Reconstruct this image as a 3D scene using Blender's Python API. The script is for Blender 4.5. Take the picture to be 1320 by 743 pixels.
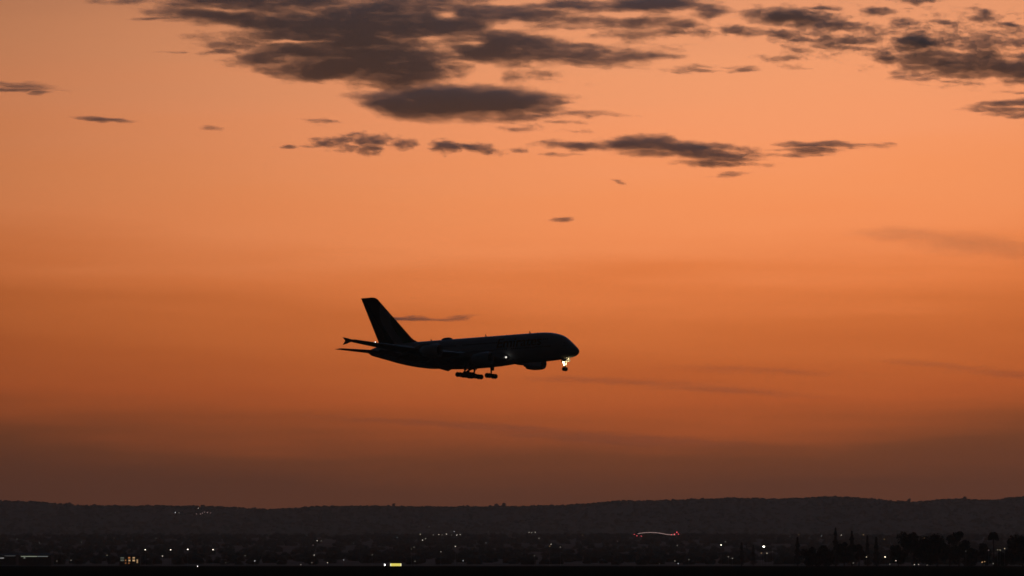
import bpy, bmesh, math, random
import numpy as np
from mathutils import Vector, Matrix

for o in list(bpy.data.objects):
    bpy.data.objects.remove(o)
scene = bpy.context.scene
col = scene.collection
rnd = random.Random(4)
R = math.radians

# ------------------------------------------------------------------ camera
F_PX = 5013.0                    # focal length in pixels of the 1320 px wide photograph
CAM_H = 4.5
TILT = math.atan(343.5 / F_PX)   # the level line lies 343.5 px under the middle of the frame
cam_data = bpy.data.cameras.new('camera')
cam = bpy.data.objects.new('camera', cam_data)
col.objects.link(cam)
cam.location = (0, 0, CAM_H)
cam.rotation_euler = (math.pi / 2 + TILT, 0, 0)
cam_data.sensor_width = 36
cam_data.lens = 36 * F_PX / 1320
cam_data.clip_start = 1
cam_data.clip_end = 90000
scene.camera = cam

def ray(px, py):
    """Direction from the camera towards a point of the photograph, scaled so that y = 1."""
    u, v = (px - 660) / F_PX, (371.5 - py) / F_PX
    dy = math.cos(TILT) - v * math.sin(TILT)
    dz = math.sin(TILT) + v * math.cos(TILT)
    return np.array([u / dy, 1.0, dz / dy])

def at(px, py, d):
    r = ray(px, py) * d
    return Vector((r[0], r[1], r[2] + CAM_H))

# ------------------------------------------------------------------ world: dusk after sunset
SUN_AZ, SUN_EL = 4.5, -1.2       # degrees; the sun has just gone behind the hills ahead
world = bpy.data.worlds.new('World')
scene.world = world
world.use_nodes = True
nt = world.node_tree
nt.nodes.clear()

def N(tree, kind, **kw):
    n = tree.nodes.new(kind)
    for k, v in kw.items():
        setattr(n, k, v)
    return n

def M(tree, op, a, b=None, c=None, clamp=False):
    n = tree.nodes.new('ShaderNodeMath')
    n.operation = op
    n.use_clamp = clamp
    for i, v in enumerate((a, b, c)):
        if v is None:
            continue
        if isinstance(v, (int, float)):
            n.inputs[i].default_value = v
        else:
            tree.links.new(v, n.inputs[i])
    return n.outputs[0]

def srgb(*c):
    return [(x / 255 / 12.92) if x / 255 < .04045 else ((x / 255 + .055) / 1.055) ** 2.4 for x in c]

out = N(nt, 'ShaderNodeOutputWorld')
tc = N(nt, 'ShaderNodeTexCoord')
sep = N(nt, 'ShaderNodeSeparateXYZ')
nt.links.new(tc.outputs['Generated'], sep.inputs[0])
el = M(nt, 'MULTIPLY', M(nt, 'ARCSINE', sep.outputs[2]), 180 / math.pi)
az = M(nt, 'MULTIPLY', M(nt, 'ARCTAN2', sep.outputs[0], sep.outputs[1]), 180 / math.pi)
# uneven layers of dusty air: the bands of the glow sag and swell a little
mp = N(nt, 'ShaderNodeMapping')
mp.inputs['Scale'].default_value = (5, 5, 60)
nt.links.new(tc.outputs['Generated'], mp.inputs[0])
nz = N(nt, 'ShaderNodeTexNoise')
nz.inputs['Scale'].default_value = 2.2
nz.inputs['Detail'].default_value = 5
nt.links.new(mp.outputs[0], nz.inputs['Vector'])
wob = M(nt, 'MULTIPLY', M(nt, 'SUBTRACT', nz.outputs[0], 0.5), 1.1)
sag = M(nt, 'MULTIPLY', M(nt, 'POWER', M(nt, 'MINIMUM', M(nt, 'ABSOLUTE', M(nt, 'SUBTRACT', az, 0.5)), 12.0), 2.0), -0.007)
elw = M(nt, 'ADD', M(nt, 'ADD', el, sag), M(nt, 'MULTIPLY', wob, M(nt, 'GREATER_THAN', el, -1)))
pos = M(nt, 'POWER', M(nt, 'DIVIDE', M(nt, 'MAXIMUM', elw, 0.0), 90, clamp=True), 0.5)
SKY = [  # (elevation in degrees, colour of the glow on the sun's azimuth as it shows at the camera)
    (0.0, (116, 64, 40)), (0.85, (119, 66, 41)), (1.35, (134, 72, 40)), (1.8, (176, 87, 42)), (2.2, (198, 96, 45)),
    (2.75, (209, 106, 50)), (3.3, (221, 116, 57)), (3.9, (240, 131, 70)), (4.6, (255, 150, 91)), (5.3, (255, 154, 96)),
    (6.2, (254, 159, 107)), (7.2, (246, 160, 111)), (8.4, (231, 152, 109)),
    (12, (158, 190, 222)), (18, (140, 186, 238)), (30, (62, 82, 114)), (90, (7, 9, 15))]
ramp = N(nt, 'ShaderNodeValToRGB')
cr = ramp.color_ramp
while len(cr.elements) > 1:
    cr.elements.remove(cr.elements[-1])
for i, (e, c) in enumerate(SKY):
    p = math.sqrt(e / 90)
    k = cr.elements[0] if i == 0 else cr.elements.new(p)
    k.position = p
    k.color = srgb(*c) + [1]
nt.links.new(pos, ramp.inputs[0])
# the glow is strongest over the hidden sun and dies away to both sides
daz = M(nt, 'SUBTRACT', az, SUN_AZ)
sig = M(nt, 'MAXIMUM', M(nt, 'MULTIPLY_ADD', el, -0.95, 20.5), 8.0)
g1 = M(nt, 'EXPONENT', M(nt, 'MULTIPLY', M(nt, 'POWER', M(nt, 'DIVIDE', M(nt, 'ABSOLUTE', daz), sig), 2.0), -1.0))
g2 = M(nt, 'EXPONENT', M(nt, 'MULTIPLY', M(nt, 'POWER', M(nt, 'DIVIDE', M(nt, 'ABSOLUTE', daz), 50.0), 2.0), -1.0))
fall = M(nt, 'ADD', M(nt, 'ADD', M(nt, 'MULTIPLY', g1, 0.75), M(nt, 'MULTIPLY', g2, 0.245)), 0.005)
glow = N(nt, 'ShaderNodeVectorMath', operation='SCALE')
nt.links.new(ramp.outputs[0], glow.inputs[0])
nt.links.new(fall, glow.inputs['Scale'])
sky = N(nt, 'ShaderNodeTexSky', sky_type='NISHITA', sun_disc=False)
sky.sun_elevation = R(SUN_EL)
sky.sun_rotation = R(SUN_AZ)
sky.dust_density = 4
bg = N(nt, 'ShaderNodeBackground')
nt.links.new(glow.outputs[0], bg.inputs[0])
bg.inputs[1].default_value = 1.045
bg2 = N(nt, 'ShaderNodeBackground')
nt.links.new(sky.outputs[0], bg2.inputs[0])
bg2.inputs[1].default_value = 0.02
add = N(nt, 'ShaderNodeAddShader')
nt.links.new(bg.outputs[0], add.inputs[0])
nt.links.new(bg2.outputs[0], add.inputs[1])
nt.links.new(add.outputs[0], out.inputs[0])
world.cycles.sampling_method = 'MANUAL'
world.cycles.sample_map_resolution = 1024

sun_data = bpy.data.lights.new('sun', 'SUN')
sun_data.energy = 0.01
sun_data.angle = R(0.5)
sun_data.color = (1.0, 0.45, 0.2)
sun = bpy.data.objects.new('sun', sun_data)
col.objects.link(sun)
_d = Vector((math.sin(R(SUN_AZ)), math.cos(R(SUN_AZ)), math.sin(R(0.6))))
sun.rotation_euler = _d.to_track_quat('Z', 'Y').to_euler()

vs = scene.view_settings
vs.view_transform = 'Standard'
vs.look = 'None'
vs.exposure = 0
vs.gamma = 1
vs.use_curve_mapping = False
cy = scene.cycles
cy.max_bounces = 8
cy.diffuse_bounces = 2
cy.glossy_bounces = 2
cy.volume_bounces = 7
cy.transparent_max_bounces = 48
cy.use_adaptive_sampling = False
cy.use_denoising = True
cy.denoiser = 'OPENIMAGEDENOISE'
cy.denoising_prefilter = 'ACCURATE'
cy.sample_clamp_indirect = 1.0
cy.filter_width = 1.6

# ------------------------------------------------------------------ helpers
def new_mat(name, color, rough=0.6, metal=0.0, noise=0.0, nscale=1.0, spec=0.4):
    m = bpy.data.materials.new(name)
    m.use_nodes = True
    t = m.node_tree
    b = t.nodes['Principled BSDF']
    b.inputs['Roughness'].default_value = rough
    b.inputs['Metallic'].default_value = metal
    b.inputs['Specular IOR Level'].default_value = spec
    b.inputs['Base Color'].default_value = list(color) + [1]
    if noise:
        tcn = N(t, 'ShaderNodeTexCoord')
        n = N(t, 'ShaderNodeTexNoise')
        n.inputs['Scale'].default_value = nscale
        n.inputs['Detail'].default_value = 6
        t.links.new(tcn.outputs['Object'], n.inputs['Vector'])
        r = N(t, 'ShaderNodeValToRGB')
        r.color_ramp.elements[0].position = .3
        r.color_ramp.elements[1].position = .7
        r.color_ramp.elements[0].color = [c * (1 - noise) for c in color] + [1]
        r.color_ramp.elements[1].color = [min(1, c * (1 + noise)) for c in color] + [1]
        t.links.new(n.outputs[0], r.inputs[0])
        t.links.new(r.outputs[0], b.inputs['Base Color'])
    return m

_em = {}
def glow_mat(name, color, strength, sampled=False):
    key = (name, tuple(round(c, 3) for c in color), round(strength, 2))
    if key in _em:
        return _em[key]
    m = bpy.data.materials.new(name)
    m.use_nodes = True
    t = m.node_tree
    b = t.nodes['Principled BSDF']
    b.inputs['Base Color'].default_value = (.3, .3, .3, 1)
    b.inputs['Emission Color'].default_value = list(color) + [1]
    b.inputs['Emission Strength'].default_value = strength
    if not sampled:
        m.cycles.emission_sampling = 'NONE'
    _em[key] = m
    return m

def mesh_obj(name, verts, faces, mat=None, parent=None, smooth=False, loc=None):
    me = bpy.data.meshes.new(name)
    me.from_pydata([tuple(v) for v in verts], [], faces)
    me.update()
    if smooth:
        me.shade_smooth()
    o = bpy.data.objects.new(name, me)
    col.objects.link(o)
    if mat:
        me.materials.append(mat)
    if parent:
        o.parent = parent
    if loc is not None:
        o.location = loc
    return o

def np_mesh(name, V, F, mat):
    """Fast mesh from an (n,3) vertex array and an (m,k) face array."""
    me = bpy.data.meshes.new(name)
    k = F.shape[1]
    me.vertices.add(len(V))
    me.vertices.foreach_set('co', V.astype(np.float32).ravel())
    me.loops.add(F.size)
    me.loops.foreach_set('vertex_index', F.astype(np.int32).ravel())
    me.polygons.add(len(F))
    me.polygons.foreach_set('loop_start', np.arange(0, F.size, k, dtype=np.int32))
    me.update(calc_edges=True)
    me.validate()
    me.materials.append(mat)
    o = bpy.data.objects.new(name, me)
    col.objects.link(o)
    return o

def bm_obj(name, bm, mat=None, parent=None, smooth=False):
    bmesh.ops.recalc_face_normals(bm, faces=bm.faces)
    me = bpy.data.meshes.new(name)
    bm.to_mesh(me)
    bm.free()
    if smooth:
        me.shade_smooth()
    o = bpy.data.objects.new(name, me)
    col.objects.link(o)
    if mat:
        me.materials.append(mat)
    if parent:
        o.parent = parent
    return o

def box(bm, c, s, rot=None):
    m = Matrix.Translation(c)
    if rot is not None:
        m = m @ rot
    r = bmesh.ops.create_cube(bm, size=1, matrix=m @ Matrix.Diagonal((s[0], s[1], s[2], 1)))
    return r

def bar(bm, a, b, r0, r1=None, seg=10):
    a, b = Vector(a), Vector(b)
    r1 = r0 if r1 is None else r1
    d = b - a
    m = Matrix.Translation((a + b) / 2) @ d.to_track_quat('Z', 'Y').to_matrix().to_4x4()
    bmesh.ops.create_cone(bm, cap_ends=True, segments=seg, radius1=r0, radius2=r1, depth=d.length, matrix=m)

def ball(bm, c, r, sub=2, scale=(1, 1, 1)):
    bmesh.ops.create_icosphere(bm, subdivisions=sub, radius=r, matrix=Matrix.Translation(c) @ Matrix.Diagonal((*scale, 1)))

def empty(name, loc):
    o = bpy.data.objects.new(name, None)
    o.empty_display_size = 1
    o.location = loc
    col.objects.link(o)
    return o

def tag(o, label=None, cat=None, group=None, kind=None):
    for k, v in (('label', label), ('category', cat), ('group', group), ('kind', kind)):
        if v:
            o[k] = v
    return o

# CLOUD FIELD BEGIN
import numpy as np
_rs = np.random.RandomState(11)
_perm = np.tile(_rs.permutation(512), 2)
_ang = _rs.rand(512) * 2 * np.pi
_gx, _gy = np.cos(_ang), np.sin(_ang)

def perlin(x, y):
    xi, yi = np.floor(x).astype(int), np.floor(y).astype(int)
    xf, yf = x - xi, y - yi
    u, v = xf ** 3 * (xf * (xf * 6 - 15) + 10), yf ** 3 * (yf * (yf * 6 - 15) + 10)
    def g(a, b):
        h = _perm[(_perm[(xi + a) & 511] + yi + b) & 511]
        return _gx[h] * (xf - a) + _gy[h] * (yf - b)
    a, b, c, d = g(0, 0), g(1, 0), g(0, 1), g(1, 1)
    return (a + u * (b - a)) * (1 - v) + (c + u * (d - c)) * v * 1.0

def fbm(x, y, octaves=5, gain=0.55):
    s, a = 0 * x, 1.0
    for k in range(octaves):
        s = s + a * perlin(x + 17.3 * k, y + 9.1 * k)
        x, y, a = x * 2.03, y * 2.03, a * gain
    return s

def cloud_field(X, Y, puffs, holes=(), amp=0.55, seed=0.0, stretch=4.5, scale=22.0, gain=1.6):
    """Thickness (0 outside, about 1 in the core) of a cloud over a grid of points."""
    wx = X + 9 * fbm(X / 46 + seed, Y / 15 + seed, 3)
    wy = Y + 3.0 * fbm(X / 46 + 5 + seed, Y / 15 + seed, 3)
    base = np.full(X.shape, -9.0)
    for p in puffs:
        cx, cy, rx, ry = p[:4]
        w = p[4] if len(p) > 4 else 1.0
        tl = p[5] if len(p) > 5 else 0.0
        dx = wx - cx
        dy = wy - cy - tl * dx
        q = np.sqrt((dx / rx) ** 2 + (dy / ry) ** 2 + 1e-9)
        base = np.maximum(base, np.minimum((1.15 - q) * 1.1, 0.85) * w)
    n = fbm(X / (scale * stretch) + seed * 1.7, Y / scale + seed * 2.3, 6, 0.66)
    n2 = fbm(X / (scale * 0.42 * stretch * 0.8) + seed, Y / (scale * 0.42) + 3 * seed, 4, 0.6)
    T = base + amp * (n + 0.35 * n2) - 0.10
    for h in holes:
        cx, cy, rx, ry, w = h
        q2 = ((wx - cx) / rx) ** 2 + ((wy - cy) / ry) ** 2
        T = T - w * np.exp(-q2)
    T = 0.13 * np.log1p(np.exp(np.clip(T / 0.13, -30, 30))) - 0.035
    T = np.clip(T * gain, 0, None)
    return np.minimum(T, 1.8)

CLOUDS = [
 ("bank", "huge dark grey cloud bank with torn gaps along the top edge of the sky", 15500,
  dict(puffs=[(345,-2,150,24,1.1),(745,42,150,34,.46),(420,50,140,44,.75),(300,22,95,14,1,.1),(420,88,90,18,1.1,.06),(505,98,75,16,1.1),(355,74,50,14,1),(630,16,95,20,.95),(690,20,70,16,.8),(330,28,125,13,.95,.07),(450,40,150,42,1.1),(470,76,150,27,1.15,.07),(395,74,88,18,1,.06),(530,90,80,20,1),(520,30,130,50,1.1),
              (285,68,36,4.5,.6),(228,67,22,2,.4),(650,60,125,28,1),(690,70,150,15,.95,.03),(780,72,85,11,.7,.02),(840,73,36,4,.5),(620,14,120,20,.85),(730,8,120,11,.75),
              (845,5,85,12,1),(912,14,32,12,.8),(760,30,75,18,.55),(815,30,45,14,.5),(200,24,36,2.2,.42),(190,2,55,4,.4),(665,98,85,8,.32),(880,31,28,6,.6),(700,36,80,20,.6)],
       holes=[(376,54,32,2.2,.8),(578,20,13,5,.8),(552,48,22,4.5,.55),(612,57,20,5,.8),(592,70,11,3.5,.5),(655,34,24,6,.7),(665,3,36,4,.85),(720,12,24,3,.5),(628,97,16,9,.9),(800,18,36,5,.6),
              (745,42,60,5,.5),(770,53,55,5,.7),(290,14,30,4,.6),(435,37,24,3.5,.3)], amp=.47, seed=1.3, gain=2.3)),
 ("lens", "thick dark lens shaped cloud just below the huge cloud bank", 16200,
  dict(puffs=[(580,134,104,24,1.2),(640,132,88,21,1.1),(520,135,50,15,1),(500,137,40,8,.7),(700,125,32,4,.5),(718,133,24,3.5,.45),(650,150,50,7,.6),(690,141,44,8,.7),(560,124,92,15)], amp=.34, seed=2.1, gain=2.6)),
 ("wisp", "short streaky cloud wisp trailing right of the lens shaped cloud", 16900,
  dict(puffs=[(757,148,34,4,.55),(700,149,40,3,.4),(795,149,30,1.6,.22),(735,157,24,2,.25),(672,166,26,4.5,.6),(735,169,18,2,.25)], amp=.40, seed=3.7, scale=12, gain=1.7)),
 ("string", "ragged broken string of cloud puffs left of centre under the lens cloud", 16800,
  dict(puffs=[(432,184,30,8,.75),(452,190,22,6,.8),(476,182,34,10,.75),(478,191,20,8,.75),(522,187,40,7,.85),(560,192,22,7,.5),(578,188,24,8,.75),(616,191,26,7,.95,.18),(455,174,22,3,.35),(400,189,30,2,.3),(668,196,14,3,.3)],
       holes=[(500,187,8,10,.4),(545,190,10,10,.5),(462,186,8,3,.3)], amp=.55, seed=4.4, scale=13, stretch=3.2, gain=2.0)),
 ("long", "long dark cloud with a humped top at centre right below the banks", 16500,
  dict(puffs=[(745,187,50,6,.7),(828,186,66,10.5,1),(880,190,78,9,1,.04),(915,198,58,8,.85,.06),(950,206,42,5,.6),(835,197,44,7,.7),(925,211,60,5,.6),(725,200,24,3,.3)], amp=.42, seed=5.2, scale=16, gain=2.3)),
 ("tapered", "small tapered cloud at right end beside the long humped cloud", 16700,
  dict(puffs=[(1060,187,56,4.6,.85),(1045,193,36,5,.75),(1090,188,50,3.5,.6),(1000,200,60,2.5,.35),(1010,194,40,2,.25)], amp=.42, seed=6.1, scale=12, gain=2.0)),
 ("rightbank", "dark ragged cloud bank touching the right edge of the picture", 15800,
  dict(puffs=[(1245,80,95,26,.5),(1178,60,34,16,.8),(1205,76,60,18,1.05),(1262,82,85,20,1.15,.05),(1325,88,70,20,1.15),(1150,77,28,6,.6),(1250,98,60,6,.7)], holes=[(1160,68,20,4,.4),(1240,64,18,5,.6)], amp=.55, seed=7.9, scale=18, stretch=3.5, gain=2.0)),
 ("block", "compact dark oblong cloud right of the huge cloud bank", 15400,
  dict(puffs=[(1012,21,44,13,1),(1035,26,32,13,.95),(980,17,28,10,.8),(1060,11,30,4,.6)], amp=.42, seed=8.3, scale=16, stretch=3, gain=2.1)),
 ("ribbon", "thin drooping cloud ribbon below the compact oblong cloud", 15600,
  dict(puffs=[(945,38,38,5.5,.75,.06),(985,43,40,6,.7,.04),(1012,44,22,6,.85),(1036,52,20,4,.6),(895,42,40,4,.35),(1012,75,26,5,.5),(1030,66,30,3,.35),(1028,86,20,3,.3)], amp=.5, seed=9.6, scale=13, stretch=3.2, gain=1.7)),
 ("patches", "broken grey cloud patches between the oblong cloud and right bank", 15900,
  dict(puffs=[(1095,46,95,26,.42),(1085,34,40,9,.85),(1082,24,22,7,.6),(1105,52,44,7,.85),(1063,49,14,7,.75),(1092,62,46,5,.6,.04),(1133,15,20,7,.75),(1163,30,22,8,.75),(1140,40,24,7,.4),(1168,53,26,6,.7),(1178,0,36,5,.6)],
       amp=.58, seed=10.7, scale=14, stretch=3, gain=1.8)),
 ("upperright", "scattered small cloud scraps in the upper right corner", 16100,
  dict(puffs=[(1255,48,85,26,.42),(1216,29,20,4,.7),(1268,25,28,8,.65),(1272,18,12,6,.6),(1300,31,24,4,.7,.15),(1248,41,11,6,.5),(1216,46,22,9,.55),(1238,57,26,6,.6),(1288,52,34,9,.75),(1318,55,16,7,.8),(1318,68,16,4,.6),(1250,57,60,4,.5)],
       amp=.58, seed=11.9, scale=13, stretch=3, gain=1.7)),
 ("rightlens", "flat streaked cloud at the right edge below the right bank", 16600,
  dict(puffs=[(1315,133,68,6,.85,-.07),(1305,142,62,4,.75),(1318,147,45,4,.7),(1310,119,40,2,.35)], amp=.40, seed=12.4, scale=9, stretch=7, gain=1.8)),
 ("scrap", "little cloud scrap under the left end of the right bank", 16000,
  dict(puffs=[(1170,98,24,5,.65,-.08),(1185,103,18,3,.5),(1225,107,26,2,.35)], amp=.42, seed=13.3, scale=9, gain=1.6)),
 ("thinstreak", "thin feathery cloud streak in clear sky right of the cloud bank", 15700,
  dict(puffs=[(905,91,36,3.4,.5),(955,91,24,4,.6),(925,87,45,2.5,.35),(875,93,20,2.2,.4)], amp=.42, seed=14.1, scale=10, gain=1.6)),
 ("leftstreak", "double streaked cloud at the left edge of the picture", 16400,
  dict(puffs=[(12,110,50,3.5,.6,.03),(18,116,44,3,.7),(48,120,18,3,.6),(72,117,22,1.4,.3),(40,113,30,5,.38)], amp=.34, seed=15.8, scale=8, stretch=8, gain=1.5)),
 ("sliver", "dark cigar shaped cloud sliver alone in the left sky", 16600,
  dict(puffs=[(134,154.5,40,3.2,.9,.04)], amp=.22, seed=16.6, scale=9, stretch=8, gain=1.5)),
 ("dot", "small dark oval cloudlet left of the ragged cloud string", 17000,
  dict(puffs=[(372,189.5,13,2.8,.75)], amp=.25, seed=17.2, scale=9, gain=1.5)),
 ("faintdot", "tiny faint cloudlet right of the cigar shaped sliver", 17100,
  dict(puffs=[(268,165.5,14,3.2,.5)], amp=.3, seed=18.5, scale=9, gain=1.0)),
 ("faintwisp", "faint small wisp just above the ragged cloud string", 16950,
  dict(puffs=[(417,157,22,4,.5),(412,155,14,2.4,.4)], amp=.45, seed=19.4, scale=9, gain=1.3)),
 ("speck", "small lone cloud speck in clear sky above the airliner", 17300,
  dict(puffs=[(726,283.5,19,3.0,.6,-.08)], amp=.35, seed=20.3, scale=8, gain=1.5)),
 ("fleck", "tiny cloud fleck below the left end of the long humped cloud", 17200,
  dict(puffs=[(798,234.5,9,2,.45,.25)], amp=.3, seed=21.7, scale=8, gain=1.3)),
 ("feather", "small pale cloud feather under the right end of the long cloud", 17250,
  dict(puffs=[(938,226,22,3,.5,-.1)], amp=.35, seed=22.9, scale=8, gain=1.2)),
 ("tailcloud", "narrow grey cloud streak just behind the airliner's tail fin", 17800,
  dict(puffs=[(528,411,42,3,.75),(545,412,26,2.6,.7),(588,410,22,3.4,.5,-.1),(570,413,26,2,.35)], amp=.3, seed=23.1, scale=8, stretch=7, gain=1.5)),
 ("rightsmudge", "broad soft brownish cloud smear low on the right edge", 18500,
  dict(puffs=[(1165,303,80,9,.34,.02),(1260,317,120,15,.34,.12)], amp=.14, seed=24.5, scale=26, stretch=6, gain=.6)),
 ("lowstreak", "faint long dusky cloud streak right of the airliner's nose", 19000,
  dict(puffs=[(800,492,120,5,.34,.035),(930,503,120,6,.32,.06),(990,478,110,5,.27,.04)], amp=.12, seed=25.5, scale=16, stretch=9, gain=.8)),
 ("duskstreak", "faint dusky cloud streak at the right edge level with the airliner", 18800,
  dict(puffs=[(1220,472,80,4,.26,.07),(1300,482,70,6,.28,.08)], amp=.12, seed=27.5, scale=16, stretch=9, gain=.8)),
 ("hazestreak", "faint dusky cloud streak low in the sky beneath the airliner", 19300,
  dict(puffs=[(620,550,130,6,.40,.05),(790,566,190,9,.38,.05),(480,541,90,4,.2,.03)], amp=.12, seed=26.5, scale=16, stretch=9, gain=.8)),
]
# CLOUD FIELD END
# ------------------------------------------------------------------ ground and hills
RIDGE_D = 12000.0
_rx = [0, 38, 90, 110, 155, 230, 310, 345, 380, 420, 480, 540, 600, 640, 680, 720, 760, 800, 845, 900, 940, 990, 1030, 1065, 1110, 1150, 1190, 1215, 1250, 1270, 1300, 1320]
_ry = [645, 646, 649.5, 651.5, 652.5, 651.7, 653.5, 656, 655, 652.5, 652, 652.5, 653, 652.7, 652.6, 651, 649, 645.5, 645, 643.5, 642, 643, 642, 640, 642.5, 647, 645.5, 642.5, 643.5, 645, 641, 640]
_rX = np.array([ray(a, b)[0] * RIDGE_D for a, b in zip(_rx, _ry)])
_rZ = np.array([ray(a, b)[2] * RIDGE_D + CAM_H for a, b in zip(_rx, _ry)]) - 5.0

def ridge(X):
    z = np.interp(X, _rX, _rZ)
    out_l, out_r = np.clip(_rX[0] - X, 0, None), np.clip(X - _rX[-1], 0, None)
    z = z + 22 * (1 - np.cos(out_l / 900)) * .5 * np.sign(out_l) - 18 * (1 - np.cos(out_r / 700)) * .5 * np.sign(out_r)
    return z + 1.6 * fbm(X / 90.0, X * 0 + 3.3, 4)

_pd = [1650, 1800, 2600, 3500, 5000, 7000, 7600, 8600, 10000, 12000, 14000, 17000]
_pz = [-1.2, -3, -3, 1, 13.5, 36, 38, 30, 62, 0, 60, 10]

def terrain(X, Y):
    X, Y = np.asarray(X, float), np.asarray(Y, float)
    base = np.interp(Y, _pd, _pz)
    rg = ridge(X)
    w = np.clip((Y - 8600) / (RIDGE_D - 8600), 0, 1)
    w = w * w * (3 - 2 * w)
    back = np.clip((Y - RIDGE_D) / 3500, 0, 1)
    hill = 30 + (rg - 30) * w
    z = np.where(Y < 8600, base, np.where(Y < RIDGE_D, hill, rg * (1 - back) + 10 * back))
    amp = np.clip((Y - 2600) / 2000, 0, 1) * np.where(Y < 8600, 2.4, 9.0 * np.clip((RIDGE_D - Y) / 900, 0, 1))
    return z + amp * fbm(X / 420.0, Y / 600.0, 4)

def tz(x, y):
    return float(terrain(np.array([x]), np.array([y]))[0]) if y > 1650 else max(-1.2, 0 if y < 1520 else -(y - 1520) / 130 * 1.2)

grass_mat = new_mat('dark airfield grass', (.014, .017, .010), 1.0, noise=.35, nscale=.05, spec=0)
hill_mat = new_mat('wooded hillside', (.045, .05, .036), .95, noise=.5, nscale=.006, spec=.1)

gx = np.unique(np.concatenate([np.linspace(-15500, 15500, 32), np.linspace(-1500, 1500, 61)]))
gy = np.unique(np.concatenate([np.linspace(-15500, -500, 16), np.linspace(-500, 1500, 41), np.array([1520, 1560, 1600, 1650])]))
GX, GY = np.meshgrid(gx, gy)
GZ = np.where(GY < 1520, 0.0, -(GY - 1520) / 130 * 1.2)
GZ = GZ + np.where(GY < 1450, .05 * fbm(GX / 60., GY / 60., 3), 0)
def grid_mesh(name, X, Y, Z, mat):
    h, w = X.shape
    V = np.stack([X, Y, Z], -1).reshape(-1, 3)
    i = np.arange(h * w).reshape(h, w)
    F = np.stack([i[:-1, :-1], i[:-1, 1:], i[1:, 1:], i[1:, :-1]], -1).reshape(-1, 4)
    o = np_mesh(name, V, F, mat)
    o.data.shade_smooth()
    return o
tag(grid_mesh('ground', GX, GY, GZ, grass_mat), 'flat dark airfield grass along the bottom edge', kind='structure')
hx = np.unique(np.concatenate([np.linspace(-15500, 15500, 90), np.linspace(-1900, 1900, 260)]))
hy = np.unique(np.concatenate([np.linspace(1650, 8600, 110), np.linspace(8600, 12400, 90), np.linspace(12400, 17000, 30)]))
HX, HY = np.meshgrid(hx, hy)
tag(grid_mesh('hills', HX, HY, terrain(HX, HY), hill_mat), 'long dark wooded ridge behind the town', kind='structure')

# a dark strip of taxiway asphalt with a painted edge line, just short of the field's far edge
asphalt = new_mat('asphalt', (.02, .02, .021), 1.0, noise=.3, nscale=.4, spec=0)
tag(mesh_obj('taxiway', [(-3000, 1395, .14), (3000, 1395, .14), (3000, 1425, .14), (-3000, 1425, .14)], [(0, 1, 2, 3)], asphalt),
    'dark asphalt taxiway across the far side of the airfield', kind='structure')

# ------------------------------------------------------------------ trees
leaf_mat = new_mat('dark foliage', (.035, .045, .026), .9, noise=.5, nscale=.6, spec=.1)
bark_mat = new_mat('bark', (.06, .05, .04), .95, noise=.4, nscale=2, spec=.1)
wood_mat = new_mat('woodland foliage', (.044, .05, .035), .95, noise=.4, nscale=.008, spec=.05)

def leaf_cloud(pts, size, rs):
    n = len(pts)
    a = rs.normal(size=(n, 3)); a /= np.linalg.norm(a, axis=1)[:, None]
    b = rs.normal(size=(n, 3)); b = np.cross(a, b); b /= np.linalg.norm(b, axis=1)[:, None]
    s = (size * (.6 + .8 * rs.rand(n)))[:, None]
    V = np.stack([pts - a * s, pts + b * s * .6, pts + a * s, pts - b * s * .6], 1).reshape(-1, 3)
    return V, np.arange(4 * n).reshape(n, 4)

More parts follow.
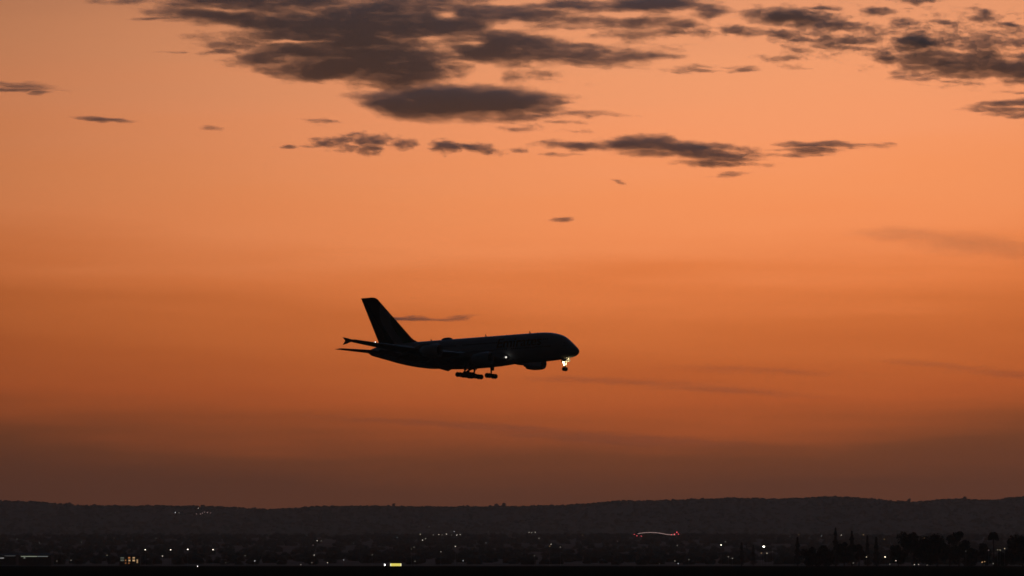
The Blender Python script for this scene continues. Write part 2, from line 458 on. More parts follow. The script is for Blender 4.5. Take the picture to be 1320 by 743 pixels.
def tree(name, x, y, h, halfw, form, label, group, seed, n=900, leaf=.55):
    rs = np.random.RandomState(seed)
    z0 = tz(x, y)
    root = empty(name, (x, y, z0))
    tag(root, label, 'tree', group)
    bm = bmesh.new()
    tr = max(.18, h * .02)
    if form == 'palm':
        bar(bm, (0, 0, -.5), (.25, 0, h * .45), tr * 1.2, tr * .9)
        bar(bm, (.25, 0, h * .45), (.1, 0, h * .86), tr * .9, tr * .75)
        k = rs.rand(n)
        ang = rs.choice(14, n) / 14 * 2 * np.pi + rs.normal(size=n) * .12
        r = k * halfw
        zz = h * .86 + np.sin(k * 2.2) * h * .13 - k ** 2 * h * .2 + rs.normal(size=n) * .15
        P = np.stack([.1 + np.cos(ang) * r, np.sin(ang) * r, zz], 1)
    else:
        bar(bm, (0, 0, -.5), (.1, 0, h * .35), tr * 1.3, tr)
        bar(bm, (.1, 0, h * .35), (0, 0, h * .92), tr, tr * .15)
        for k in range(9):
            t = .25 + .6 * k / 9
            a = rs.rand() * 6.28
            L = halfw * (.75 if form == 'round' else .6 * (1.1 - t))
            bar(bm, (0, 0, h * t), (math.cos(a) * L, math.sin(a) * L, h * (t + .12)), tr * .4, tr * .12, 6)
        if form == 'cone':
            k = rs.rand(n) ** .8
            prof = (1 - k) ** .75 * (.75 + .25 * np.sin(k * 26 + seed))
            r = halfw * prof * np.sqrt(rs.rand(n)) * (.8 + .4 * rs.rand(n))
            a = rs.rand(n) * 6.28
            P = np.stack([np.cos(a) * r, np.sin(a) * r, h * (.08 + .92 * k)], 1)
        else:
            m = 11
            C = np.stack([rs.uniform(-.62, .62, m) * halfw, rs.uniform(-.62, .62, m) * halfw, h * rs.uniform(.34, .84, m)], 1)
            C[0] = (rs.uniform(-.2, .2) * halfw, 0, h * .86)
            rad = halfw * rs.uniform(.34, .55, m)
            rad[0] = halfw * .32
            i = rs.randint(0, m, n)
            d = rs.normal(size=(n, 3)); d /= np.linalg.norm(d, axis=1)[:, None]
            P = C[i] + d * (rad[i] * rs.rand(n) ** .4)[:, None]
            P[:, 2] = np.clip(P[:, 2], h * .06, h)
    bm_obj('trunk', bm, bark_mat, root)
    V, Fc = leaf_cloud(P, leaf, rs)
    o = np_mesh('crown', V, Fc, leaf_mat)
    o.parent = root
    return root

TREES = [  # px, top py, half width px, form, distance, label
 (956, 700, 3.6, 'cone', 2560, 'lone thin dark conifer, leftmost of the black trees, left of the brightest lamp'),
 (971, 703, 3.6, 'cone', 2600, 'short thin dark conifer just left of the brightest white lamp'),
 (1028, 693, 5.5, 'cone', 2250, 'dark upright conifer standing apart right of the brightest lamp'),
 (1046, 706, 12, 'round', 1800, 'low bushy dark tree beside the upright conifer standing apart'),
 (1063, 703, 12, 'round', 1820, 'middle low bushy tree at the foot of the tall slim conifers'),
 (1077, 681, 5.5, 'cone', 2200, 'tallest slim conifer, leftmost of the slim conifer row'),
 (1088, 697, 8, 'round', 1880, 'small bushy tree squeezed between the two tallest slim conifers'),
 (1098, 685, 6.5, 'cone', 2150, 'second tallest slim conifer with a fuller crown'),
 (1107, 700, 7, 'round', 1890, 'small round dark tree right of the fuller slim conifer'),
 (1118, 691, 4, 'cone', 2220, 'thinnest conifer of the slim row, like a dark pole'),
 (1129.5, 693, 5, 'cone', 2180, 'rightmost slim conifer of the row, next to the warm lamp'),
 (1158, 702, 10, 'round', 1810, 'low round tree at the left foot of the broad dark grove'),
 (1178, 685, 17, 'round', 1780, 'broad high tree at the left end of the dark grove'),
 (1194, 699, 12, 'round', 1790, 'low tree filling the first dip in the dark grove'),
 (1208, 688, 15, 'round', 1770, 'broad middle tree of the dark grove, slightly lower than its neighbours'),
 (1224, 688, 12, 'round', 1800, 'rounded dark tree left of the grove\'s highest tree'),
 (1236, 682, 11, 'round', 1780, 'highest tree of the dark grove, at its right end'),
 (1250, 706, 10, 'round', 1820, 'low bushy dark tree in the gap right of the grove'),
 (1266, 700, 10, 'round', 1810, 'bushy dark tree just left of the palm shaped tree'),
 (1280, 684, 5.5, 'palm', 1830, 'palm shaped dark tree with a bare trunk and tufted top'),
 (1291, 712, 10, 'round', 1850, 'lowest bushy tree right of the palm shaped tree'),
 (1303, 703, 9, 'round', 1830, 'bushy tree left of the big tree cut by the right edge'),
 (1318, 690, 16, 'round', 1780, 'big dark tree cut off by the right edge of the picture'),
]
for i, (px, top, hw, form, d, lab) in enumerate(TREES):
    p = at(px, top, d)
    h = p.z - tz(p.x, d)
    tree({'cone': 'conifer_tree', 'round': 'broadleaf_tree', 'palm': 'palm_tree'}[form], p.x, d, h, hw * 1.2 * d / F_PX, form, lab,
         'black trees beyond the airfield', 100 + i, n=2600 if form == 'round' else 1300, leaf=.5)
for i, (px, up, hw, lab) in enumerate([(507.5, 3.4, 2.2, 'single tiny tree standing alone on the ridge left of centre'),
        (640, 3.0, 2.6, 'left one of two little ridge trees right of the lone ridge tree'),
        (649.5, 4.0, 3.0, 'right and taller one of two little ridge trees near the centre'),
        (1172, 3.2, 2.4, 'small tree on the ridge dip at the right'),
        (1244, 3.2, 3.4, 'small wide tree on the right part of the ridge skyline')]):
    p = at(px, 650, RIDGE_D)
    tree('ridge_tree', p.x, RIDGE_D, 5 + up * RIDGE_D / F_PX, hw * RIDGE_D / F_PX, 'round', lab, 'trees standing up from the ridge', 300 + i, n=700, leaf=1.3)

# the unbroken bush that covers the hills and the town's gardens
ico = bmesh.new()
bmesh.ops.create_icosphere(ico, subdivisions=2, radius=1)
ico.verts.ensure_lookup_table()
IV = np.array([v.co[:] for v in ico.verts])
IF = np.array([[v.index for v in f.verts] for f in ico.faces])
ico.free()
rs = np.random.RandomState(5)
cx, cyy, cs = [], [], []
def scatter(n, x0, x1, y0, y1, s0, s1, spread=True):
    y = rs.uniform(y0, y1, n)
    x = rs.uniform(x0, x1, n) * (y / y1 if spread else 1)
    cx.append(x); cyy.append(y); cs.append(rs.uniform(s0, s1, n))
scatter(1500, -2100, 2100, 11900, 12060, 1.6, 3.6, False)
scatter(260, -2100, 2100, 11960, 12040, 3.0, 5.0, False)
scatter(7500, -2000, 2000, 8900, 11900, 2.5, 6)
scatter(2200, -1500, 1500, 5200, 8600, 3, 6)
scatter(1800, -900, 900, 2700, 5200, 2, 4.2)
cx, cyy, cs = map(np.concatenate, (cx, cyy, cs))
n = len(cx)
cz = terrain(cx, cyy) + cs * np.where((cyy > 11880) | (cyy < 8700), .35, -.15)
jit = 1 + .22 * rs.normal(size=(n, len(IV), 1))
V = IV[None] * jit * cs[:, None, None] * np.array([1.25, 1.25, .95]) + np.stack([cx, cyy, cz], 1)[:, None]
Fw = (IF[None] + (np.arange(n) * len(IV))[:, None, None]).reshape(-1, 3)
tag(np_mesh('woodland', V.reshape(-1, 3), Fw, wood_mat), 'dark bush and garden trees covering the hills and town', kind='stuff')
# ------------------------------------------------------------------ lamps of the town and the airfield
steel = new_mat('galvanised steel', (.25, .25, .26), .5, .8)
LCOL = {'w': (1, .89, .72), 'c': (.95, .97, 1), 'o': (1, .58, .26), 'y': (1, .83, .55), 'p': (1, .62, .58)}
LWORD = {'w': 'white', 'c': 'cool white', 'o': 'orange', 'y': 'warm white', 'p': 'pinkish'}
LAMP_GAIN = 5.2

def place_lamp(px, py, hmax=9.5, d0=1660.0, d1=12000.0):
    """Where a lamp stands: the first spot along the line of sight whose ground lies a post's height below it."""
    d = np.arange(d0, d1, 12.0)
    r = ray(px, py)
    over = r[2] * d + CAM_H - terrain(r[0] * d, d)
    k = np.nonzero(over <= hmax)[0]
    i = k[0] if len(k) else int(np.argmin(over))
    i = max(i, 0)
    if i == 0:
        i = int(((px * 7.3 + py * 3.1) % 1) * 40)
    return at(px, py, d[i]), max(2.0, float(over[i]))

def lamp(px, py, b, c, label, group=None, name='street_lamp', cat='street lamp', pos=None, big=1.0):
    p, h = pos if pos else place_lamp(px, py)
    d = p.y
    pxm = d / (F_PX * 1024 / 1320)
    rad = .40 * pxm * big
    root = tag(empty(name, (p.x, p.y, p.z - h)), label, cat, group)
    bm = bmesh.new()
    pr = max(.06, .035 * pxm)
    bar(bm, (0, 0, -.3), (0, 0, h + .1), pr * 1.3, pr * .8, 8)
    if name == 'street_lamp':
        bar(bm, (0, 0, h + .1), (0, -rad * 1.2, h + rad), pr * .8, pr * .6, 6)
    bm_obj('post', bm, steel, root)
    bm = bmesh.new()
    if name == 'floodlight_mast':
        for sx in (-1, 1):
            ball(bm, (sx * rad * .45, -rad * .3, h), rad * .8, 2, (1, .6, 1))
    else:
        ball(bm, (0, -rad * .3, h), rad, 2, (1, 1, .85))
    bm_obj('lamp_head', bm, glow_mat('lit ' + LWORD[c] + ' lamp', LCOL[c], round(b ** 1.45 * LAMP_GAIN, 2)), root, True)
    return root

ORD = ['first', 'second', 'third', 'fourth', 'fifth', 'sixth', 'seventh', 'eighth', 'ninth', 'tenth', 'eleventh', 'twelfth', 'thirteenth', 'fourteenth', 'fifteenth']
CLUSTERS = [  # (phrase that says where, group, [(px, py, brightness, colour)])
 ('among lights high on the left hillside', 'lamps high on the left hillside',
  [(226, 661, .40, 'c'), (230.8, 661.3, .16, 'w'), (253.4, 662.6, .16, 'p'), (255.5, 655.4, .34, 'w'), (258.3, 662.8, .24, 'p'), (261, 661.6, .22, 'p'), (263.5, 660.2, .2, 'p'), (267.5, 661, .24, 'p'), (271.5, 661.6, .18, 'p')]),
 ('in the scatter around the long shed at far left', 'dim lamps at the far left',
  [(22, 695, .10, 'w'), (51, 700, .12, 'w'), (73.4, 723.5, .12, 'w'), (91.6, 722.4, .17, 'w'), (105, 699.3, .13, 'w')]),
 ('in the loose scatter around the house with lit windows', 'dim lamps around the lit house',
  [(138, 716, .16, 'y'), (147, 694, .07, 'w'), (201, 694, .09, 'w'), (209.5, 717, .40, 'w'), (291, 725.6, .07, 'w'), (316, 716.6, .12, 'w'), (328.4, 723.3, .36, 'c')]),
 ('in the sparse scatter between the floodlights and the yellow sign', 'dim lamps left of the yellow sign',
  [(387.7, 728.0, .18, 'w'), (402, 725.6, .12, 'w'), (403.7, 703, .12, 'p'), (405, 715.8, .30, 'w'), (408.8, 697.3, .36, 'w'), (414, 697.5, .14, 'w'), (422.3, 725.6, .30, 'w'), (443, 722, .22, 'c'), (455.8, 700.4, .07, 'w'), (479.8, 715.3, .12, 'w')]),
 ('in the bright town cluster right above the yellow sign', 'lamps of the town cluster in the middle',
  [(541.8, 689, .28, 'y'), (544.6, 696.5, .46, 'w'), (548.6, 694.6, .22, 'w'), (553, 679.3, .13, 'w'), (558.5, 689.7, .16, 'w'), (565.8, 689.4, .34, 'w'), (570, 689.8, .14, 'w'), (575.5, 688.7, .34, 'w'), (582, 690, .12, 'w'), (585.5, 685.4, .24, 'c'), (589, 690, .48, 'w'), (593.2, 689.2, .30, 'w')]),
 ('in the thin scatter below the bright town cluster', 'dim lamps below the town cluster',
  [(512, 693, .10, 'c'), (530.5, 708, .09, 'y'), (533.7, 705.5, .13, 'w'), (535, 723.8, .14, 'w'), (568.3, 711.5, .18, 'w'), (587, 704.5, .42, 'w'), (597, 723, .24, 'c'), (626.5, 700, .10, 'c'), (629.5, 685.7, .09, 'w')]),
 ('in the small group left of the curved lit footbridge', 'lamps left of the curved footbridge',
  [(682, 686.6, .26, 'w'), (685.5, 686.8, .22, 'w'), (690, 686.4, .32, 'w'), (689, 716.6, .10, 'w'), (694.8, 694, .16, 'w'), (708.6, 704.4, .18, 'o'), (710.4, 701.8, .34, 'w'), (722.4, 705.5, .15, 'w'), (751, 690, .12, 'o'), (796, 698, .10, 'p')]),
 ('in the dim scatter under the right end of the curved footbridge', 'dim lamps under the curved footbridge',
  [(850, 727, .08, 'w'), (870, 723.4, .22, 'w'), (873, 703.6, .15, 'w'), (874.2, 726.7, .28, 'c'), (888, 721.6, .12, 'w'), (938.8, 718, .18, 'w'), (944, 720, .26, 'w'), (935.2, 698.6, .14, 'w')]),
 ('of the lamps clustered below the brightest white floodlight', 'small lamps under the brightest floodlight',
  [(981.5, 713.2, .24, 'o'), (988.6, 713.4, .34, 'y'), (995.8, 711, .10, 'w')]),
 ('shining between the slim dark conifers', 'lamps among the slim conifers',
  [(1018, 691.6, .09, 'w'), (1029.7, 689.3, .15, 'o'), (1059, 691.2, .16, 'c'), (1084.5, 690, .34, 'w'), (1099.8, 726, .16, 'w'), (1113, 689.6, .22, 'o'), (1117, 718.2, .36, 'y'), (1139.8, 695.4, .16, 'o'), (1147, 727.4, .16, 'w'), (1154.8, 723, .40, 'w')]),
 ('in front of or through the broad dark grove', 'lamps at the broad dark grove',
  [(1178.7, 728, .34, 'w'), (1184, 727.8, .30, 'w'), (1195, 728.6, .14, 'w'), (1191.8, 693.8, .20, 'o'), (1215.8, 692.8, .17, 'o')]),
 ('near the palm shaped tree at far right', 'lamps near the palm shaped tree',
  [(1245, 710.6, .10, 'w'), (1266, 724.9, .46, 'o'), (1269.3, 724.2, .28, 'o'), (1274.3, 709.6, .18, 'p'), (1280.2, 726.6, .20, 'w'), (1286, 709, .20, 'y'), (1289.2, 709.3, .24, 'y'), (1295, 707.3, .36, 'y'), (1316, 730, .10, 'w')]),
]
for phrase, grp, pts in CLUSTERS:
    pts = sorted(pts)
    for i, (px, py, b, c) in enumerate(pts):
        word = 'faint' if b < .15 else ('dim' if b < .3 else 'bright')
        lab = '%s %s lamp, %s from the left %s' % (word, LWORD[c], ORD[i], phrase)
        if len(lab.split()) > 16:
            lab = '%s %s lamp, %s %s' % (word, LWORD[c].split()[-1], ORD[i], phrase)
        assert len(lab.split()) <= 16, lab
        front = py > 703 and px > 1090
        pos = place_lamp(px, py, 9.5) if not front else None
        if front:
            r = ray(px, py)
            d = 1700.0
            pos = (at(px, py, d), max(1.5, r[2] * d + CAM_H - tz(r[0] * d, d)))
        lamp(px, py, b, c, lab, grp, pos=pos)
for px, py, b, lab in [(187.3, 708.8, .8, 'leftmost of the four bright white floodlights right of the lit house'),
                  (220, 709, .70, 'second and dimmest of the four bright white floodlights in a row'),
                  (242, 708.4, 1.05, 'third and brightest of the four white floodlights in a row'),
                  (274.6, 708.8, .85, 'rightmost of the four bright white floodlights, on a visible pole')]:
    lamp(px, py, b, 'w', lab, 'four floodlights in a row', 'floodlight_mast', 'floodlight', place_lamp(px, py, 14), 1.05)
lamp(929.5, 702.8, 1.1, 'w', 'bright white floodlight right of the curved footbridge, standing alone', 'bright floodlights right of centre', 'floodlight_mast', 'floodlight', place_lamp(929.5, 702.8, 14))
lamp(984.5, 704.8, 2.0, 'w', 'brightest and largest white floodlight among the town lights', 'bright floodlights right of centre', 'floodlight_mast', 'floodlight', place_lamp(984.5, 704.8, 16), 1.7)
lamp(1141, 718.2, 1.1, 'y', 'bright warm floodlight at the foot of the rightmost slim conifer', 'bright floodlights right of centre', 'floodlight_mast', 'floodlight', (at(1141, 718.2, 1700), 5.0))

# lights standing on the airfield itself
frost = new_mat('grey painted metal', (.2, .2, .21), .5, .4)
def field_light(px, py, d, b, label, tall=1.0):
    p = at(px, py, d)
    root = tag(empty('airfield_light', (p.x, p.y, tz(p.x, d))), label, 'airfield light', 'lights on the airfield edge')
    h = p.z - tz(p.x, d)
    bm = bmesh.new(); bar(bm, (0, 0, -.1), (0, 0, max(.15, h - .2)), .09, .07, 8); box(bm, (0, 0, .03), (.5, .5, .06))
    bm_obj('post', bm, frost, root)
    bm = bmesh.new(); ball(bm, (0, 0, h), .17 * d / 1500 * 1.0, 2, (1, 1, tall))
    bm_obj('lamp_head', bm, glow_mat('lit white airfield lamp', (1, .97, .95), round(b * LAMP_GAIN * 3, 2)), root, True)
field_light(254.6, 730.4, 1440, .28, 'small dim airfield light below the rightmost of the four floodlights')
field_light(496, 728.4, 1490, .45, 'bright white airfield light just left of the yellow sign', 2.0)
field_light(817.7, 731.6, 1390, .26, 'small dim airfield light below the curved lit footbridge')

# ------------------------------------------------------------------ lit yellow guidance sign
d = 1480.0
pl, pr_ = at(503, 728.3, d), at(517.3, 728.3, d)
root = tag(empty('guidance_sign', ((pl.x + pr_.x) / 2, d, tz(0, d))), 'glowing blank yellow airfield guidance sign at the bottom edge, left of centre', 'airfield sign')
w = pr_.x - pl.x
h = 1.0
zc = at(510, 728.25, d).z - tz(0, d)
black_paint = new_mat('black painted metal', (.02, .02, .02), .5)
bm = bmesh.new()
box(bm, (0, .25, zc), (w + .12, .35, h + .12))
bm_obj('sign_case', bm, black_paint, root)
bm = bmesh.new(); box(bm, (0, .06, zc), (w, .05, h))
bm_obj('sign_face', bm, glow_mat('backlit yellow face', (1, .84, .16), .8), root)
for s in (-1, 1):
    bm = bmesh.new(); box(bm, (s * (w / 2 - .14), .025, zc), (.3, .02, h * .9))
    bm_obj('end_tube', bm, glow_mat('sign tube', (1, .97, .6), 1.1), root)
for s in (-1, 0, 1):
    bm = bmesh.new(); bar(bm, (s * w * .38, .25, -.4), (s * w * .38, .25, zc - h / 2), .06, .06, 8)
    bm_obj('leg', bm, black_paint, root)

# ------------------------------------------------------------------ buildings that show by their lights
wall_mat = new_mat('dull rendered wall', (.12, .11, .10), .9, noise=.2, nscale=.5, spec=.1)
roof_mat = new_mat('dark sheet roof', (.06, .06, .065), .8, noise=.2, nscale=.5, spec=.1)
frame_mat = new_mat('window frame', (.1, .09, .08), .7)

def px_box(x0, x1, y0, y1, d):
    a, b = at(x0, y1, d), at(x1, y0, d)
    return a.x, b.x, a.z, b.z

d = 2600.0
x0, x1, z0, z1 = px_box(153.5, 180, 717.2, 728, d)
g = tz((x0 + x1) / 2, d)
root = tag(empty('lit_house', ((x0 + x1) / 2, d, g)), 'two storey building with warm lit windows left of the four floodlights', 'building')
w, h = x1 - x0, z1 - g
bm = bmesh.new(); box(bm, (0, 4.5, h / 2 - .3), (w, 9, h + .6)); bm_obj('wall', bm, wall_mat, root)
bm = bmesh.new()
rv = [(-w / 2 - .4, -.5, h), (w / 2 + .4, -.5, h), (w / 2 + .4, 9.5, h), (-w / 2 - .4, 9.5, h), (-w / 2 + .6, 4.5, h + 1.5), (w / 2 - .6, 4.5, h + 1.5)]
mesh_obj('roof', rv, [(0, 1, 5, 4), (1, 2, 5), (2, 3, 4, 5), (3, 0, 4), (3, 2, 1, 0)], roof_mat, root)
bm.free()
WIN = [(157.6, 719.4, 4.6, 1.7, 'w', .10), (157.6, 722.5, 4.6, 1.7, 'w', .12), (162.0, 722.6, 1.6, 1.6, 'o', .30), (166.6, 719.3, 2.6, 1.8, 'o', .45), (166.8, 722.7, 2.6, 2.0, 'y', .50),
       (172.4, 719.3, 3.0, 1.8, 'y', .45), (172.4, 722.7, 3.0, 2.0, 'y', .60), (177, 723.6, 1.7, 4.6, 'y', .38), (162, 726.2, 1.6, 1.4, 'o', .26), (166.2, 726.2, 1.8, 1.5, 'o', .26)]
ORANGE = {'w': (.8, .9, .7), 'o': (1, .36, .1), 'y': (1, .62, .3)}
for wx, wy, ww, wh, c, b in WIN:
    p = at(wx, wy, d)
    s = d / F_PX
    bm = bmesh.new(); box(bm, (p.x - root.location.x, -.06, p.z - g), (ww * s + .16, .1, wh * s + .16))
    f = bm_obj('window', bm, frame_mat, root)
    bm = bmesh.new(); box(bm, (p.x - root.location.x, -.13, p.z - g), (ww * s, .03, wh * s))
    bm_obj('pane', bm, glow_mat('lit window ' + LWORD[c], ORANGE[c], round(b, 2)), f)

def shed(x0, x1, ytop, d, strips, label):
    a0, a1, zz0, zz1 = px_box(x0, x1, ytop, 728, d)
    g = tz((a0 + a1) / 2, d)
    root = tag(empty('shed', ((a0 + a1) / 2, d, g)), label, 'building', 'long low sheds at the left')
    w, h = a1 - a0, zz1 - g
    bm = bmesh.new(); box(bm, (0, 7, h / 2 - .3), (w, 14, h + .6)); bm_obj('wall', bm, wall_mat, root)
    rv = [(-w / 2 - .5, -.6, h), (w / 2 + .5, -.6, h), (w / 2 + .5, 14.6, h), (-w / 2 - .5, 14.6, h), (-w / 2 - .5, 7, h + 1.1), (w / 2 + .5, 7, h + 1.1)]
    mesh_obj('roof', rv, [(0, 1, 5, 4), (1, 2, 5), (2, 3, 4, 5), (3, 0, 4), (3, 2, 1, 0)], roof_mat, root)
    for sx0, sx1, sy, c, b in strips:
        p0, p1 = at(sx0, sy, d), at(sx1, sy, d)
        bm = bmesh.new(); box(bm, ((p0.x + p1.x) / 2 - root.location.x, -.12, p0.z - g), (p1.x - p0.x, .12, .45))
        bm_obj('light_strip', bm, glow_mat('shed tube light', c, b), root)
shed(24, 66, 715.6, 2600, [(27, 48, 717.5, (.9, 1, .74), .26), (48.5, 62, 717.5, (.85, .95, .9), .16), (30.5, 32.5, 719.4, (.9, 1, .8), .3)], 'long low shed with a pale strip light under its eaves, at far left')
shed(-24, 21, 715.8, 2650, [(-2, 5, 719.6, (1, 1, .95), .35), (6, 20, 716.8, (.9, .9, .9), .06)], 'low shed cut off by the left edge, with a short white light')

# curved footbridge edged with a white light line, red lamps at both ends
d = 6450.0
CURVE = [(816.5, 689.0), (822, 688.2), (830, 687.0), (838, 686.6), (846, 686.9), (853, 687.8), (859, 689.0), (864, 689.5), (870, 689.6), (876, 689.6)]
P = [at(x, y, d) for x, y in CURVE]
g = tz(P[4].x, d)
root = tag(empty('footbridge', (P[4].x, d, g)), 'curved footbridge outlined by a white light line with red lamps at its ends', 'footbridge')
L = [p - root.location for p in P]
bm = bmesh.new()
for a, b in zip(L[:-1], L[1:]):
    m = (a + b) / 2
    dv = b - a
    box(bm, (m.x, 2.0, m.z - .9), (dv.length + .2, 4, .9), Matrix.Rotation(-math.atan2(dv.z, dv.x), 4, 'Y'))
bm_obj('deck', bm, wall_mat, root)
for k in (0, 2, 4, 6, 8):
    bm = bmesh.new(); bar(bm, (L[k].x, 2, -4), (L[k].x, 2, L[k].z - 1.2), .6, .6, 8)
    bm_obj('pier', bm, wall_mat, root)
bm = bmesh.new()
for a, b in zip(L[1:8], L[2:9]):
    bar(bm, (a.x, -.25, a.z), (b.x, -.25, b.z), .42, .42, 6)
bm_obj('light_line', bm, glow_mat('white edge light', (1, .66, .60), .40), root)
for x, y, b in [(817.5, 689.2, .5), (821, 690.9, .6), (826.6, 691.2, .6), (865.5, 689.4, .6), (869.5, 688.8, .8), (872.5, 686.4, 1.1), (874.5, 688.8, .6)]:
    q = at(x, y, d) - root.location
    bm = bmesh.new(); ball(bm, (q.x, -.9, q.z), .62, 2)
    bm_obj('red_lamp', bm, glow_mat('red lamp', (1, .08, .10), b * 4), root, True)
# ------------------------------------------------------------------ airliner on approach
PLANE_D = 1102.0
YAW, PITCH = R(30.6), R(2.1)
white_paint = new_mat('white aircraft paint', (.52, .54, .57), .4, noise=.05, nscale=.3)
grey_paint = new_mat('grey wing paint', (.32, .33, .35), .45, noise=.08, nscale=.3)
belly_paint = new_mat('grey belly paint', (.38, .39, .41), .45, noise=.08, nscale=.3)
metal_lip = new_mat('bare metal', (.55, .55, .56), .3, 1.0)
dark_metal = new_mat('dark metal', (.07, .07, .075), .45, .6)
tyre_mat = new_mat('tyre rubber', (.02, .02, .02), .85)
glass_dark = new_mat('dark cabin glass', (.015, .017, .02), .15)
gold = new_mat('gold lettering', (.30, .17, .045), .4, .2)

O = np.array([-36.0, 0.0, -7.4])            # base of the plane, in the nose-based frame (x forward, y to port, z up)
Fv = np.array([math.cos(YAW) * math.cos(PITCH), -math.sin(YAW) * math.cos(PITCH), math.sin(PITCH)])
Pv = np.array([math.sin(YAW), math.cos(YAW), 0.0])
Uv = np.cross(Fv, Pv)
nose = at(746.2, 453.2, PLANE_D)            # the nose tip is at (0, 0, -2)
Rm = Matrix(((Fv[0], Pv[0], Uv[0]), (Fv[1], Pv[1], Uv[1]), (Fv[2], Pv[2], Uv[2])))
org = nose + Rm @ Vector(O - np.array([0, 0, -2.0]))
plane = tag(empty('airliner', org), 'four engined double deck airliner, landing gear down, silhouetted against the orange sky', 'airliner')
plane.rotation_euler = Rm.to_euler()

def loc(a, s, z):
    """a: metres behind the nose, s: metres to starboard, z: metres above the fuselage axis"""
    return (-a - O[0], -s - O[1], z - O[2])

def smooth_interp(x, xp, fp):
    xp, fp = np.array(xp, float), np.array(fp, float)
    m = np.gradient(fp, xp)
    dl = np.diff(fp) / np.diff(xp)
    for i in range(1, len(xp) - 1):
        m[i] = 0 if dl[i - 1] * dl[i] <= 0 else 2 / (1 / dl[i - 1] + 1 / dl[i])
    m[0], m[-1] = dl[0], dl[-1]
    i = np.clip(np.searchsorted(xp, x) - 1, 0, len(xp) - 2)
    h = xp[i + 1] - xp[i]
    t = (x - xp[i]) / h
    return ((2 * t ** 3 - 3 * t ** 2 + 1) * fp[i] + (t ** 3 - 2 * t ** 2 + t) * h * m[i]
            + (-2 * t ** 3 + 3 * t ** 2) * fp[i + 1] + (t ** 3 - t ** 2) * h * m[i + 1])

FA = [0, .12, .4, .9, 1.7, 2.7, 3.7, 5, 7, 9, 11, 13, 30, 44, 48, 52, 56, 60, 64, 67.5, 70.0, 70.6]
FT = [-2, -1.55, -1.1, -.55, .2, 1.1, 2.0, 2.85, 3.55, 3.95, 4.13, 4.2, 4.2, 4.2, 4.2, 4.2, 4.2, 4.15, 3.95, 3.55, 2.9, 2.4]
FB = [-2, -2.4, -2.75, -3.1, -3.4, -3.62, -3.76, -3.9, -4.05, -4.15, -4.2, -4.2, -4.2, -4.2, -4.1, -3.6, -2.85, -1.85, -.65, .4, 1.25, 1.75]
FW = [0, .48, .9, 1.35, 1.9, 2.35, 2.65, 2.95, 3.25, 3.45, 3.55, 3.57, 3.57, 3.57, 3.52, 3.35, 3.0, 2.5, 1.9, 1.25, .55, .25]
def fus(a):
    return (float(smooth_interp(np.array([a]), FA, FT)[0]), float(smooth_interp(np.array([a]), FA, FB)[0]), float(smooth_interp(np.array([a]), FA, FW)[0]))
def fus_side(a, z, off=.02):
    t, b, w = fus(a)
    zc, hh = (t + b) / 2, (t - b) / 2
    q = max(0.0, 1 - abs((z - zc) / hh) ** 2.1)
    return w * q ** (1 / 2.1) + off

def loft(name, rings, mat, parent, cap=True, smooth=True):
    n = len(rings[0])
    V = [p for r in rings for p in r]
    F = []
    for k in range(len(rings) - 1):
        for j in range(n):
            F.append((k * n + j, k * n + (j + 1) % n, (k + 1) * n + (j + 1) % n, (k + 1) * n + j))
    if cap:
        F.append(tuple(range(n)))
        F.append(tuple(range((len(rings) - 1) * n, len(rings) * n)))
    bm = bmesh.new()
    vs_ = [bm.verts.new(v) for v in V]
    for f in F:
        try:
            bm.faces.new([vs_[i] for i in f])
        except ValueError:
            pass
    return bm_obj(name, bm, mat, parent, smooth)

stations = np.unique(np.concatenate([[.03], np.linspace(.1, 2, 12), np.linspace(2, 14, 30), np.linspace(14, 44, 20), np.linspace(44, 70.6, 36)]))
rings = []
for a in stations:
    t, b, w = fus(a)
    zc, hh = (t + b) / 2, (t - b) / 2
    ring = []
    for k in range(48):
        th = 2 * math.pi * k / 48
        c, s_ = math.cos(th), math.sin(th)
        ring.append(loc(a, math.copysign(abs(c) ** (2 / 2.1), c) * w, zc + math.copysign(abs(s_) ** (2 / 2.1), s_) * hh))
    rings.append(ring)
fuselage = loft('fuselage', rings, white_paint, plane)

# belly fairing
rings = []
for a in np.linspace(19.5, 47, 26):
    t = (a - 19.5) / 27.5
    k = math.sin(math.pi * t) ** .55 if 0 < t < 1 else 0.02
    rings.append([loc(a, math.cos(th) * (2.4 + 1.75 * k), -2.7 + math.sin(th) * (1.2 + .95 * k)) for th in np.linspace(0, 2 * math.pi, 32, endpoint=False)])
loft('belly_fairing', rings, belly_paint, plane)

